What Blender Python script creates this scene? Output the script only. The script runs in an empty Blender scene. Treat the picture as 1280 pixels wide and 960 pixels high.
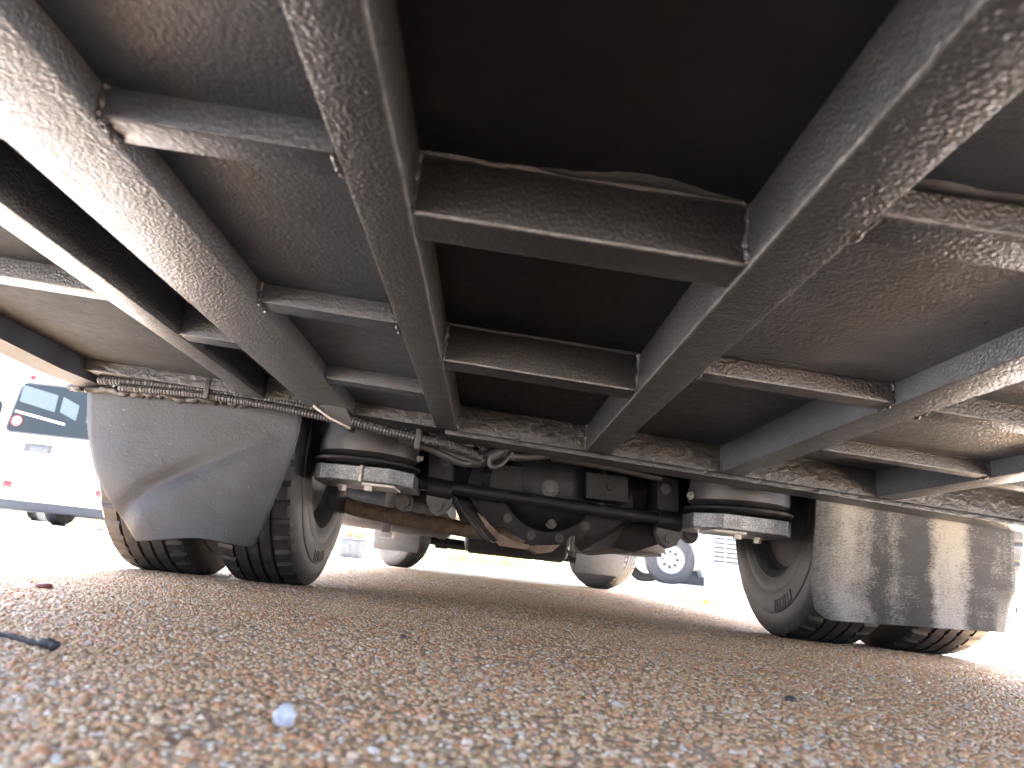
import bpy, bmesh, math, random
import numpy as np
from mathutils import Matrix, Vector
rnd = random.Random(7)
R_ = math.radians
sc = bpy.context.scene
C = sc.collection

# ------------------------------------------------------------------ camera
F_PX, CAM_H = 900.0, 0.115
_fw = np.array([(607-640)/F_PX, (705-480)/F_PX, 1.0]); _fw /= np.linalg.norm(_fw)
_rt = np.array([1.0, .108, 0.0]); _rt = _rt-_fw*_rt.dot(_fw); _rt /= np.linalg.norm(_rt)
_dn = np.cross(_fw, _rt)
RM = np.stack([_rt, _fw, -_dn])                  # rows: world x, y, z in (right, down, forward)
cam = bpy.data.cameras.new('camera'); camo = bpy.data.objects.new('camera', cam); C.objects.link(camo)
cam.sensor_width = 36; cam.lens = F_PX/1280*36
cam.clip_start = .02; cam.clip_end = 2000
cam.dof.use_dof = True; cam.dof.focus_distance = 1.7; cam.dof.aperture_fstop = 7.5
camo.matrix_world = Matrix(((RM[0,0], -RM[0,1], -RM[0,2], 0), (RM[1,0], -RM[1,1], -RM[1,2], 0), (RM[2,0], -RM[2,1], -RM[2,2], CAM_H), (0,0,0,1)))
sc.camera = camo
def ray(x, y): return RM @ np.array([(x-640)/F_PX, (y-480)/F_PX, 1.0])
def pY(x, y, Y): v = ray(x, y); v = v*(Y/v[1]); return Vector((v[0], v[1], v[2]+CAM_H))
def pZ(x, y, Z): v = ray(x, y); v = v*((Z-CAM_H)/v[2]); return Vector((v[0], v[1], v[2]+CAM_H))

# ------------------------------------------------------------------ world, sun, exposure
w = bpy.data.worlds.new('World'); sc.world = w; w.use_nodes = True
nt = w.node_tree; bg = nt.nodes['Background']
sky = nt.nodes.new('ShaderNodeTexSky'); sky.sky_type = 'NISHITA'; sky.sun_disc = False
SUN_EL, SUN_AZ = R_(58), R_(6)                # azimuth clockwise from +Y
sky.sun_elevation = SUN_EL; sky.sun_rotation = SUN_AZ
sky.air_density = .5; sky.dust_density = 8.0; sky.ozone_density = .3
nt.links.new(sky.outputs[0], bg.inputs[0]); bg.inputs[1].default_value = .15
sl = bpy.data.lights.new('sun', 'SUN'); slo = bpy.data.objects.new('sun', sl); C.objects.link(slo)
sl.energy = 4.5; sl.angle = R_(4); sl.color = (1, .985, .965)
sd = Vector((math.sin(SUN_AZ)*math.cos(SUN_EL), math.cos(SUN_AZ)*math.cos(SUN_EL), math.sin(SUN_EL)))
slo.rotation_euler = sd.to_track_quat('Z', 'Y').to_euler(); slo.location = (-20, -20, 30)
vs = sc.view_settings; vs.view_transform = 'Standard'; vs.look = 'None'; vs.gamma = 1; vs.use_curve_mapping = False
vs.exposure = 4.5

# ------------------------------------------------------------------ materials
class NT:
    def __init__(s, name):
        s.m = bpy.data.materials.new(name); s.m.use_nodes = True
        s.t = s.m.node_tree; s.b = s.t.nodes['Principled BSDF']
    def n(s, typ, **kw):
        o = s.t.nodes.new(typ)
        for k, v in kw.items():
            if k.startswith('i_'): o.inputs[k[2:].replace('_', ' ')].default_value = v
            else: setattr(o, k, v)
        return o
    def l(s, a, b): s.t.links.new(a, b)
    def set(s, **kw):
        for k, v in kw.items(): s.b.inputs[k.replace('_', ' ')].default_value = v
    def coord(s, kind='Object'): return s.n('ShaderNodeTexCoord').outputs[kind]
    def noise(s, scale, detail=4, rough=.55, co=None, dim=None):
        o = s.n('ShaderNodeTexNoise', i_Scale=scale, i_Detail=detail, i_Roughness=rough)
        s.l(co or s.coord(), o.inputs['Vector']); return o.outputs['Fac']
    def ramp(s, fac, stops):
        o = s.n('ShaderNodeValToRGB'); e = o.color_ramp.elements
        while len(e) < len(stops): e.new(.5)
        for k, (p, c) in enumerate(stops):
            e[k].position = p; e[k].color = (*c, 1) if len(c) == 3 else c
        s.l(fac, o.inputs[0]); return o.outputs[0]
    def mix(s, fac, a, b):
        o = s.n('ShaderNodeMix', data_type='RGBA')
        for sock, v in ((o.inputs[0], fac), (o.inputs[6], a), (o.inputs[7], b)):
            if isinstance(v, bpy.types.NodeSocket): s.l(v, sock)
            else: sock.default_value = v if not isinstance(v, tuple) or len(v) == 4 else (*v, 1)
        return o.outputs[2]
    def math(s, op, a, b=0.0):
        o = s.n('ShaderNodeMath', operation=op)
        for i, v in enumerate((a, b)):
            if isinstance(v, bpy.types.NodeSocket): s.l(v, o.inputs[i])
            else: o.inputs[i].default_value = v
        return o.outputs[0]
    def bump(s, h, dist=.001, strength=1.0, prev=None):
        o = s.n('ShaderNodeBump', i_Strength=strength, i_Distance=dist)
        s.l(h, o.inputs['Height'])
        if prev: s.l(prev, o.inputs['Normal'])
        s.l(o.outputs[0], s.b.inputs['Normal']); return o.outputs[0]

def mat_underpaint(name, col=(.0165, .0175, .019), rough=.36, bump=.0016, scale=290, dust=.3, spec=.5):
    """black stone-chip coat: lumpy, half-gloss, with dust and scuffs"""
    k = NT(name)
    big = k.noise(9, 5); fine = k.noise(scale, 2, .4); mid = k.noise(55, 3)
    d = k.ramp(big, [(.42, (0, 0, 0)), (.68, (1, 1, 1))])
    oi = k.n('ShaderNodeObjectInfo'); dustc = k.mix(k.math('MULTIPLY', d, k.math('MULTIPLY', k.math('ADD', oi.outputs['Random'], .35), dust)), col, tuple(min(.16, c*1.7+.008) for c in col))
    rs = k.math('MULTIPLY', k.ramp(k.noise(16, 6, .7), [(.66, (0,)*3), (.74, (1,)*3)]), k.ramp(k.noise(2.3, 2), [(.5, (0,)*3), (.62, (.75,)*3)])); dustc = k.mix(rs, dustc, (.06, .035, .022))
    sp = k.ramp(k.noise(420, 2), [(.70, (0, 0, 0)), (.76, (1, 1, 1))])
    spm = k.math('MULTIPLY', sp, k.ramp(mid, [(.5, (0, 0, 0)), (.7, (.6, .6, .6))]))
    k.l(k.mix(spm, dustc, (.14, .13, .12)), k.b.inputs['Base Color'])
    r = k.math('ADD', k.math('MULTIPLY', mid, .3), rough-.12)
    k.l(r, k.b.inputs['Roughness'])
    h = k.math('ADD', fine, k.math('MULTIPLY', mid, .5))
    k.set(Specular_IOR_Level=spec)
    k.bump(h, bump)
    return k.m
def mat_plain(name, col, rough=.5, metal=0.0, var=.25, scale=30, bump=0.0, bscale=200):
    k = NT(name)
    nz = k.noise(scale, 4)
    c2 = tuple(max(0, v*(1-var)) for v in col); c3 = tuple(min(1, v*(1+var)) for v in col)
    k.l(k.ramp(nz, [(.3, c2), (.7, c3)]), k.b.inputs['Base Color'])
    k.l(k.math('ADD', k.math('MULTIPLY', nz, .25), rough-.12), k.b.inputs['Roughness'])
    k.set(Metallic=metal)
    if bump: k.bump(k.noise(bscale, 3), bump)
    return k.m
M = {}
M['under'] = mat_underpaint('underbody coat')
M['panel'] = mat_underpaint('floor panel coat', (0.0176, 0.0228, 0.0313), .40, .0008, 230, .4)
k = NT('worn edge'); wm = k.ramp(k.noise(50, 6, .75), [(.40, (0,)*3), (.70, (1,)*3)])
k.l(k.mix(wm, (.035, .036, .038), (.12, .12, .12)), k.b.inputs['Base Color']); k.set(Roughness=.42); k.bump(k.noise(300, 3), .0012); M['edge'] = k.m
M['deep'] = mat_underpaint('smooth shaded panel coat', (.0045, .005, .006), .5, .0003, 120, .2, .18)  # shade of the recessed centre bay put into a darker colour
M['pale'] = mat_underpaint('dust and sidelight rail coat', (0.0416, 0.0456, 0.0522), .34, .0017, 290, .4)  # outer rails: side light painted into the colour, along with a dust film
M['grimy_sidelit'] = mat_underpaint('grimy rail coat', (0.0277, 0.031, 0.0355), .36, .0014, 290, .4)  # grime, plus light from the side lifted into the base colour
M['dusty'] = mat_underpaint('dust and sidelight floor coat', (0.0508, 0.0553, 0.0626), .42, .0013, 230, .5)  # right bays: dust and side light both put into the colour
M['black'] = mat_underpaint('shaded black coat', (.006, .0068, .008), .45, .0008, 260, .2, .3)  # darkened to paint in the shade on the centre cross members
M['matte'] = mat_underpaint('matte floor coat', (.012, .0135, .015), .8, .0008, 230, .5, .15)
M['chassis'] = mat_underpaint('chassis black', (.0055, .006, .007), .5, .0006, 160, .3, .18)
k = NT('sealant coated rail'); mp = k.n('ShaderNodeMapping'); mp.inputs['Scale'].default_value = (.8, 1, 1); k.l(k.coord(), mp.inputs[0])
wn = k.n('ShaderNodeTexNoise', i_Scale=60.0, i_Detail=4.0, i_Roughness=.5, i_Distortion=.5); k.l(mp.outputs[0], wn.inputs['Vector'])
k.l(k.ramp(k.noise(12, 5), [(.35, (.010, .011, .0125)), (.7, (.024, .026, .028))]), k.b.inputs['Base Color']); k.set(Roughness=.42, Specular_IOR_Level=.4)
k.bump(k.math('ADD', wn.outputs['Fac'], k.math('MULTIPLY', k.noise(170, 3), .15)), .005); M['rail'] = k.m
M['hose'] = mat_plain('hose rubber', (.013, .0135, .014), .55, 0, .4, 60)
M['skirt'] = mat_plain('skirt inside', (.03, .034, .042), .6, 0, .5, 14, .0008, 60)
M['white'] = mat_plain('white body paint', (.78, .79, .80), .25, 0, .03, 3)
M['glass'] = mat_plain('dark glass', (.03, .04, .045), .06, 0, .1, 2)
M['bellows'] = mat_plain('air spring rubber', (.020, .020, .0205), .5, 0, .35, 18, .0005, 90)
M['steel'] = mat_plain('dull steel', (.24, .23, .21), .42, .6, .45, 60, .0005, 240)
M['rust'] = mat_plain('rusted steel', (.12, .092, .07), .9, .0, .4, 34, .0012, 160)
M['bracket'] = mat_plain('dirty steel', (.022, .024, .026), .5, .2, .5, 45, .0006, 200)
M['grey'] = mat_plain('grey painted tank', (.07, .073, .078), .45, .2, .3, 20, .0004, 150)
M['rim'] = mat_plain('dusty rim', (.045, .047, .05), .5, .3, .5, 30, .0005, 150)
M['flapg'] = mat_plain('grey mud flap', (.05, .054, .056), .5, 0, .25, 25)
M['concrete'] = mat_plain('concrete', (.36, .35, .33), .85, 0, .2, 6, .002, 60)
M['red'] = mat_plain('red lens', (.16, .004, .008), .25, 0, .1, 20)
M['dark'] = mat_plain('dark plastic', (.03, .031, .034), .55, 0, .3, 12)
M['steelwhite'] = mat_plain('white fence paint', (.7, .72, .7), .5, 0, .1, 12)
M['leaf'] = mat_plain('shrub leaves', (.09, .13, .045), .5, 0, .5, 9)
M['drygrass'] = mat_plain('dry grass', (.26, .27, .12), .8, 0, .4, 4)
M['stain'] = mat_plain('tan dry stems', (.33, .26, .16), .8, 0, .4, 40)
# speckled galvanised block
k = NT('speckled zinc')
sp = k.ramp(k.math('ADD', k.math('MULTIPLY', k.noise(260, 4), .55), k.math('MULTIPLY', k.noise(28, 4), .45)), [(.36, (.03, .033, .036)), (.48, (.09, .098, .104)), (.58, (.16, .17, .176)), (.68, (.36, .37, .37))])
k.l(sp, k.b.inputs['Base Color']); k.set(Metallic=.5, Roughness=.38); k.bump(k.noise(300, 3), .001); M['zinc'] = k.m
# tyre rubber
k = NT('tyre rubber'); nz = k.noise(26, 5)
k.l(k.ramp(nz, [(.3, (.014, .015, .0165)), (.62, (.026, .027, .029)), (.8, (.05, .049, .048))]), k.b.inputs['Base Color'])
k.l(k.math('ADD', k.math('MULTIPLY', nz, .3), .42), k.b.inputs['Roughness']); k.bump(k.noise(220, 4), .0008); M['tyre'] = k.m
# mud flap, left: scuffed black rubber
k = NT('scuffed flap rubber'); uv = k.coord('UV')
a = k.noise(3.0, 5, .6, uv); s1 = k.ramp(k.noise(60, 3, .6, uv), [(.66, (0, 0, 0)), (.74, (1, 1, 1))])
c = k.ramp(a, [(.3, (.013, .016, .020)), (.7, (.036, .042, .050))])
k.l(k.mix(k.math('MULTIPLY', s1, .35), c, (.3, .29, .27)), k.b.inputs['Base Color'])
k.l(k.math('ADD', k.math('MULTIPLY', a, .25), .5), k.b.inputs['Roughness']); k.bump(k.math('ADD', k.noise(160, 3), k.math('MULTIPLY', k.noise(22, 4), 2.0)), .0009); M['flapL'] = k.m
# mud flap, right: dried splashes in vertical runs
k = NT('splashed flap rubber'); uv = k.coord('UV')
sep = k.n('ShaderNodeSeparateXYZ'); k.l(uv, sep.inputs[0]); U, V = sep.outputs[0], sep.outputs[1]
mp = k.n('ShaderNodeMapping'); mp.inputs['Scale'].default_value = (1, .16, 1); k.l(uv, mp.inputs[0])
wob = k.math('ADD', U, k.math('MULTIPLY', k.math('SUBTRACT', k.noise(3.5, 3, .6, uv), .5), .16))
runs = k.ramp(wob, [(0, (.62,)*3), (.14, (.95,)*3), (.24, (.55,)*3), (.30, (.14,)*3), (.38, (.45,)*3), (.46, (.18,)*3), (.53, (.12,)*3), (.60, (.9,)*3), (.70, (.95,)*3), (.78, (.2,)*3), (.88, (.18,)*3), (1, (.3,)*3)])
gr = k.math('ADD', k.math('ADD', k.math('MULTIPLY', k.noise(70, 5, .75, uv), .62), k.math('MULTIPLY', k.noise(14, 4, .6, mp.outputs[0]), .3)), k.math('MULTIPLY', k.noise(5, 5, .7, uv), .3))
msk = k.ramp(k.math('SUBTRACT', k.math('ADD', k.math('MULTIPLY', runs, .34), gr), .50), [(.20, (0,)*3), (.46, (1,)*3)])
dirt = k.mix(V, (.23, .245, .255), (.215, .205, .175))
k.l(k.mix(k.math('MULTIPLY', msk, .92), k.mix(k.noise(8, 4, .6, uv), (.014, .0155, .017), (.05, .055, .06)), dirt), k.b.inputs['Base Color'])
k.set(Roughness=.8, Specular_IOR_Level=.3); k.bump(gr, .0012); M['flapR'] = k.m
# ground sheet: washed aggregate beyond the loose stones
k = NT('washed aggregate'); co = k.coord()
v1 = k.n('ShaderNodeTexVoronoi', i_Scale=120.0); k.l(co, v1.inputs['Vector'])
hs = k.n('ShaderNodeSeparateColor'); k.l(v1.outputs['Color'], hs.inputs[0])
stc = k.ramp(hs.outputs[0], [(0, (.33, .235, .14)), (.3, (.47, .335, .20)), (.55, (.51, .39, .26)), (.8, (.55, .45, .33)), (1, (.60, .54, .44))])
patch = k.ramp(k.noise(.9, 5), [(.35, (.75, .72, .7)), (.65, (1.1, 1.05, 1.0))])
mx = k.n('ShaderNodeMix', data_type='RGBA', blend_type='MULTIPLY'); mx.inputs[0].default_value = 1
k.l(stc, mx.inputs[6]); k.l(patch, mx.inputs[7])
# pale concrete apron added for neutral bounce light beside the bus bay, ragged edge
sx = k.n('ShaderNodeSeparateXYZ'); k.l(co, sx.inputs[0])
dist = k.math('ADD', k.math('ABSOLUTE', k.math('SUBTRACT', sx.outputs[0], .18)), k.math('MULTIPLY', k.math('SUBTRACT', k.noise(1.6, 5, .65), .5), .8))
apron = k.ramp(k.math('MULTIPLY', dist, .25), [(.375, (0,)*3), (.44, (1,)*3)])
conc = k.ramp(k.noise(5, 6, .65), [(.3, (.40, .40, .41)), (.7, (.50, .50, .505))])
k.l(k.mix(apron, mx.outputs[2], conc), k.b.inputs['Base Color'])
k.set(Roughness=.5, Specular_IOR_Level=.22)
hgt = k.math('SUBTRACT', 1.0, v1.outputs['Distance']); k.bump(hgt, .0035); M['ground'] = k.m
# loose stones: colour by instance
k = NT('pebbles'); at = k.n('ShaderNodeAttribute', attribute_name='tone', attribute_type='INSTANCER')
c = k.ramp(at.outputs['Fac'], [(0, (.19, .11, .055)), (.05, (.38, .21, .10)), (.2, (.60, .28, .14)), (.34, (.58, .36, .17)), (.48, (.62, .44, .23)), (.62, (.62, .50, .32)), (.74, (.70, .36, .22)), (.84, (.72, .60, .42)), (.90, (.76, .68, .54)), (.95, (.42, .42, .38)), (1, (.80, .76, .68))])
nz = k.noise(140, 3)
k.l(k.mix(k.math('MULTIPLY', nz, .22), c, (0.572, 0.374, 0.175)), k.b.inputs['Base Color'])
k.set(Roughness=.42, Specular_IOR_Level=.22); M['pebble'] = k.m

# ------------------------------------------------------------------ geometry helpers
def mesh(name, verts, faces, mat, parent=None, smooth=False, uvs=None):
    me = bpy.data.meshes.new(name); me.from_pydata([tuple(v) for v in verts], [], faces)
    me.update()
    bm = bmesh.new(); bm.from_mesh(me); bmesh.ops.recalc_face_normals(bm, faces=bm.faces[:]); bm.to_mesh(me); bm.free()
    if uvs:
        ul = me.uv_layers.new(name='UVMap')
        for lp in me.loops: ul.data[lp.index].uv = uvs[lp.vertex_index]
    if smooth:
        for p in me.polygons: p.use_smooth = True
    return link(name, me, mat, parent)
def link(name, me, mat, parent=None):
    if mat is not None and not me.materials: me.materials.append(mat if not isinstance(mat, str) else M[mat])
    o = bpy.data.objects.new(name, me); C.objects.link(o)
    if parent: o.parent = parent
    return o
def from_bm(name, bm, mat, parent=None, smooth=False):
    me = bpy.data.meshes.new(name); bmesh.ops.recalc_face_normals(bm, faces=bm.faces[:]); bm.to_mesh(me); bm.free()
    if smooth:
        for p in me.polygons: p.use_smooth = True
    return link(name, me, mat, parent)
def sharpen(o, ang=35):
    """smooth shading that keeps hard edges"""
    me = o.data
    for p in me.polygons: p.use_smooth = True
    me.set_sharp_from_angle(angle=R_(ang)); return o
def empty(name, loc=(0, 0, 0), parent=None):
    o = bpy.data.objects.new(name, None); C.objects.link(o); o.location = loc; o.empty_display_size = .1
    if parent: o.parent = parent
    return o
def tag(o, label, cat=None, group=None, kind=None):
    if label: o['label'] = label
    if cat: o['category'] = cat
    if group: o['group'] = group
    if kind: o['kind'] = kind
    return o
def box_bm(bm, x0, x1, y0, y1, z0, z1, fn=None):
    vs = [(x, y, z) for x in (x0, x1) for y in (y0, y1) for z in (z0, z1)]
    if fn: vs = [fn(*v) for v in vs]
    b = [bm.verts.new(v) for v in vs]
    for f in ((0,1,3,2), (4,6,7,5), (0,4,5,1), (2,3,7,6), (0,2,6,4), (1,5,7,3)): bm.faces.new([b[i] for i in f])
    return b
def box(name, x0, x1, y0, y1, z0, z1, mat, parent=None, bev=.003, fn=None, seg=2, edge=None):
    bm = bmesh.new(); box_bm(bm, x0, x1, y0, y1, z0, z1, fn)
    if bev: bmesh.ops.bevel(bm, geom=bm.edges[:], offset=bev, segments=seg, profile=.6, affect='EDGES', material=1 if edge else -1)
    o = sharpen(from_bm(name, bm, mat, parent), 50)
    if edge: o.data.materials.append(M[edge])
    return o
def tube_data(pts, rad, n=10, closed_ends=True):
    """rad: number or list; returns verts, faces"""
    pts = [Vector(p) for p in pts]; m = len(pts)
    rr = rad if isinstance(rad, (list, tuple)) else [rad]*m
    V, Fc = [], []
    up = Vector((0, 0, 1)); prev = None
    for i, p in enumerate(pts):
        t = (pts[min(i+1, m-1)]-pts[max(i-1, 0)]).normalized()
        if prev is None:
            a = t.cross(up if abs(t.z) < .9 else Vector((1, 0, 0))).normalized()
        else:
            a = (prev-t*prev.dot(t)).normalized()
        prev = a; b = t.cross(a)
        for j in range(n):
            th = 2*math.pi*j/n; V.append(p+(a*math.cos(th)+b*math.sin(th))*rr[i])
    for i in range(m-1):
        for j in range(n): Fc.append((i*n+j, i*n+(j+1) % n, (i+1)*n+(j+1) % n, (i+1)*n+j))
    if closed_ends: Fc.append(tuple(range(n))); Fc.append(tuple(range((m-1)*n, m*n)))
    return V, Fc
def smooth_path(pts, sub=8):
    pts = [Vector(p) for p in pts]; out = []
    for i in range(len(pts)-1):
        p0, p1, p2, p3 = pts[max(i-1, 0)], pts[i], pts[i+1], pts[min(i+2, len(pts)-1)]
        for s in range(sub):
            t = s/sub
            out.append(.5*((2*p1)+(p2-p0)*t+(2*p0-5*p1+4*p2-p3)*t*t+(3*p1-p0-3*p2+p3)*t**3))
    out.append(pts[-1]); return out
def tube(name, pts, rad, mat, parent=None, n=12, sub=0):
    if sub: pts = smooth_path(pts, sub)
    V, Fc = tube_data(pts, rad, n); return sharpen(mesh(name, V, Fc, mat, parent), 50)
def corrugated(name, pts, rad, mat, parent=None, pitch=.007, n=12):
    sp = smooth_path(pts, 60); out, rr = [], []; acc = 0; last = sp[0]; nxt = 0; kx = 0
    for p in sp:
        acc += (p-last).length; last = p
        if acc >= nxt:
            out.append(p); rr.append(rad if kx % 2 else rad*.86); kx += 1; nxt += pitch/2
    V, Fc = tube_data(out, rr, n); return mesh(name, V, Fc, mat, parent)
def lathe(name, prof, mat, parent=None, n=64, axis='X', loc=(0, 0, 0), ang=45, rfn=None):
    """prof: (offset along axis, radius)"""
    V, Fc = [], []; m = len(prof)
    for i in range(n):
        th = 2*math.pi*i/n
        for q, (a, r) in enumerate(prof):
            if rfn: r = rfn(i, q, r)
            cx, sx = r*math.cos(th), r*math.sin(th)
            V.append({'X': (a, cx, sx), 'Y': (cx, a, sx), 'Z': (cx, sx, a)}[axis])
    for i in range(n):
        for q in range(m-1): Fc.append((i*m+q, i*m+q+1, ((i+1) % n)*m+q+1, ((i+1) % n)*m+q))
    o = sharpen(mesh(name, V, Fc, mat, parent), ang); o.location = loc; return o
def bolt(name, loc, mat, parent, r=.009, h=.008, d=(0, -1, 0)):
    bm = bmesh.new(); bmesh.ops.create_cone(bm, cap_ends=True, segments=6, radius1=r, radius2=r, depth=h)
    bmesh.ops.create_cone(bm, cap_ends=True, segments=14, radius1=r*1.5, radius2=r*1.5, depth=h*.3, matrix=Matrix.Translation((0, 0, -h*.55)))
    o = from_bm(name, bm, mat, parent); o.location = loc; o.rotation_euler = Vector(d).to_track_quat('Z', 'Y').to_euler(); return o

# ------------------------------------------------------------------ ground
def gz(x, y):
    def ss(a, b, v): v = min(1, max(0, (v-a)/(b-a))); return v*v*(3-2*v)
    return .11*ss(8.5, 14, y)*ss(-5, 1.5, x)
xs = sorted(set([-400, -150, -60, -30] + [x*.5 for x in range(-40, 41)] + [30, 60, 150, 400]))
ys = sorted(set([-400, -100, -30, -10, -5] + [y*.5 for y in range(-4, 61)] + [40, 60, 120, 300, 900]))
V = [(x, y, gz(x, y)) for y in ys for x in xs]; nx = len(xs)
Fc = [(j*nx+i, j*nx+i+1, (j+1)*nx+i+1, (j+1)*nx+i) for j in range(len(ys)-1) for i in range(nx-1)]
g = mesh('ground', V, Fc, 'ground', smooth=True)
tag(g, 'yard ground of washed brown and pink aggregate', 'ground', kind='structure')

# stones lying in the surface, dense near the bus
peb = []
for s in range(5):
    r2 = random.Random(30+s); bm = bmesh.new(); bmesh.ops.create_icosphere(bm, subdivisions=2 if s < 2 else 1, radius=1)
    ax = Vector((r2.uniform(.8, 1.25), r2.uniform(.75, 1.05), r2.uniform(.55, .8)))
    cuts = [(Vector((r2.gauss(0, 1), r2.gauss(0, 1), r2.gauss(0, 1))).normalized(), r2.uniform(.55, .85)) for _ in range(7)]
    for v in bm.verts:
        p = v.co.copy()
        for nrm, dd in cuts:
            e = p.dot(nrm)-dd
            if e > 0: p -= nrm*e*.85
        v.co = Vector((p.x*ax.x, p.y*ax.y, p.z*ax.z))
    me = bpy.data.meshes.new('pebble'); bm.to_mesh(me); bm.free()
    for p in me.polygons: p.use_smooth = s < 3
    me.materials.append(M['pebble']); peb.append(me)
rng = np.random.default_rng(5)
def zone(x0, x1, y0, y1, dens, r0, r1):
    n = int((x1-x0)*(y1-y0)*dens); return np.stack([rng.uniform(x0, x1, n), rng.uniform(y0, y1, n), rng.uniform(r0, r1, n)**1.0], 1)
Z = np.concatenate([zone(-1.0, 1.0, .12, .9, 52000, .0019, .0042), zone(-1.5, 1.6, .9, 1.7, 32000, .0022, .0045), zone(-1.0, 1.0, .12, 1.3, 700, .0045, .0068), zone(-1.75, 2.1, 1.7, 3.4, 15000, .0028, .005), zone(-1.5, 1.7, -.6, .12, 7000, .003, .006), zone(-1.75, 2.1, 3.4, 6.0, 3000, .005, .009)])
def stones_object(name, me_src, pts):
    pm = bpy.data.meshes.new(name); n = len(pts)
    pm.vertices.add(n); co = np.zeros((n, 3), np.float32); co[:, :2] = pts[:, :2]; co[:, 2] = pts[:, 2]*rng.uniform(-.62, -.02, n)
    pm.vertices.foreach_set('co', co.ravel())
    a = pm.attributes.new('size', 'FLOAT', 'POINT'); a.data.foreach_set('value', pts[:, 2].astype(np.float32))
    a = pm.attributes.new('tone', 'FLOAT', 'POINT'); a.data.foreach_set('value', rng.uniform(0, 1, n).astype(np.float32))
    a = pm.attributes.new('rot', 'FLOAT_VECTOR', 'POINT')
    rv = np.stack([rng.normal(0, .35, n), rng.normal(0, .35, n), rng.uniform(0, 6.28, n)], 1).astype(np.float32); a.data.foreach_set('vector', rv.ravel())
    a = pm.attributes.new('pick', 'INT', 'POINT'); a.data.foreach_set('value', rng.integers(0, 5, n).astype(np.int32))
    o = bpy.data.objects.new(name, pm); C.objects.link(o)
    ng = bpy.data.node_groups.new('scatter', 'GeometryNodeTree')
    ng.interface.new_socket('Geometry', in_out='INPUT', socket_type='NodeSocketGeometry'); ng.interface.new_socket('Geometry', in_out='OUTPUT', socket_type='NodeSocketGeometry')
    gi, go = ng.nodes.new('NodeGroupInput'), ng.nodes.new('NodeGroupOutput')
    jn = ng.nodes.new('GeometryNodeJoinGeometry')
    m2p = ng.nodes.new('GeometryNodeMeshToPoints'); ng.links.new(gi.outputs[0], m2p.inputs[0])
    def attr(nm, ty):
        x = ng.nodes.new('GeometryNodeInputNamedAttribute'); x.data_type = ty; x.inputs[0].default_value = nm
        return next(q for q in x.outputs if q.enabled and q.name == 'Attribute')
    for ix, src in enumerate(me_src):
        iop = ng.nodes.new('GeometryNodeInstanceOnPoints'); ng.links.new(m2p.outputs[0], iop.inputs['Points'])
        cmp_ = ng.nodes.new('FunctionNodeCompare'); cmp_.data_type = 'INT'; cmp_.operation = 'EQUAL'
        ins = [q for q in cmp_.inputs if q.enabled]; ng.links.new(attr('pick', 'INT'), ins[0]); ins[1].default_value = ix
        ng.links.new(cmp_.outputs[0], iop.inputs['Selection'])
        # the source stone: an unlinked object, so that only its instances are in the scene
        so = bpy.data.objects.new('pebble_source', src)
        oi = ng.nodes.new('GeometryNodeObjectInfo'); oi.inputs['Object'].default_value = so
        ng.links.new(oi.outputs['Geometry'], iop.inputs['Instance'])
        ng.links.new(attr('rot', 'FLOAT_VECTOR'), iop.inputs['Rotation']); ng.links.new(attr('size', 'FLOAT'), iop.inputs['Scale'])
        ng.links.new(iop.outputs[0], jn.inputs[0])
    ng.links.new(jn.outputs[0], go.inputs[0])
    md = o.modifiers.new('scatter', 'NODES'); md.node_group = ng
    o.data.materials.append(M['pebble'])
    return o
st = stones_object('gravel', peb, Z)
tag(st, 'small brown, pink and cream stones set in the ground', 'gravel', kind='stuff')
# thin joint across the paving on both sides of the bus
mesh('paving_joint', [(-9, 3.9, .004), (-1.6, 3.9, .004), (-1.6, 3.935, .004), (-9, 3.935, .004), (1.9, 4.3, .004), (9, 4.35, .004), (9, 4.385, .004), (1.9, 4.335, .004)], [(0, 1, 2, 3), (4, 5, 6, 7)], 'concrete')['kind'] = 'structure'

# ------------------------------------------------------------------ the bus overhead
bus = empty('bus', (.18, 2.18, 0))
tag(bus, 'bus seen from below, black underbody frame over dual rear wheels and mud flaps', 'bus')
BL = Matrix.Translation((-.18, -2.18, 0))
def put(o):                                    # keep world coordinates of parts under the bus's base point
    o.parent = bus; o.matrix_parent_inverse = BL; return o
def body(x, y, o): return (x, y, .385-.05*x+o)  # body leans to the right by 3 degrees
def beam(name, x0, x1, y0, y1, o0=0.0, o1=.06, mat='under', bev=.0026):
    return put(box(name, x0, x1, y0, y1, o0, o1, mat, None, bev, body, 2, 'edge' if mat in ('under', 'black') else None))
def floor(x0, x1, y0, y1, o, mat='panel'):
    return put(box('floor_panel', x0, x1, y0, y1, o, o+.012, mat, None, 0, body))
REAR = .03
# lengthwise rails
beam('longitudinal_rail', -.142, -.094, REAR, 1.558, 0, .075)
beam('longitudinal_rail', .190, .243, REAR, 1.558, 0, .075)
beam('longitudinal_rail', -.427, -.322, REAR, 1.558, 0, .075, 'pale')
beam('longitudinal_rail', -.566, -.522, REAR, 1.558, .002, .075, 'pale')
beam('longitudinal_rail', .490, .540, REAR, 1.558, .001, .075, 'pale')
beam('longitudinal_rail', .832, .878, REAR, 1.558, .001, .075, 'pale')
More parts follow.
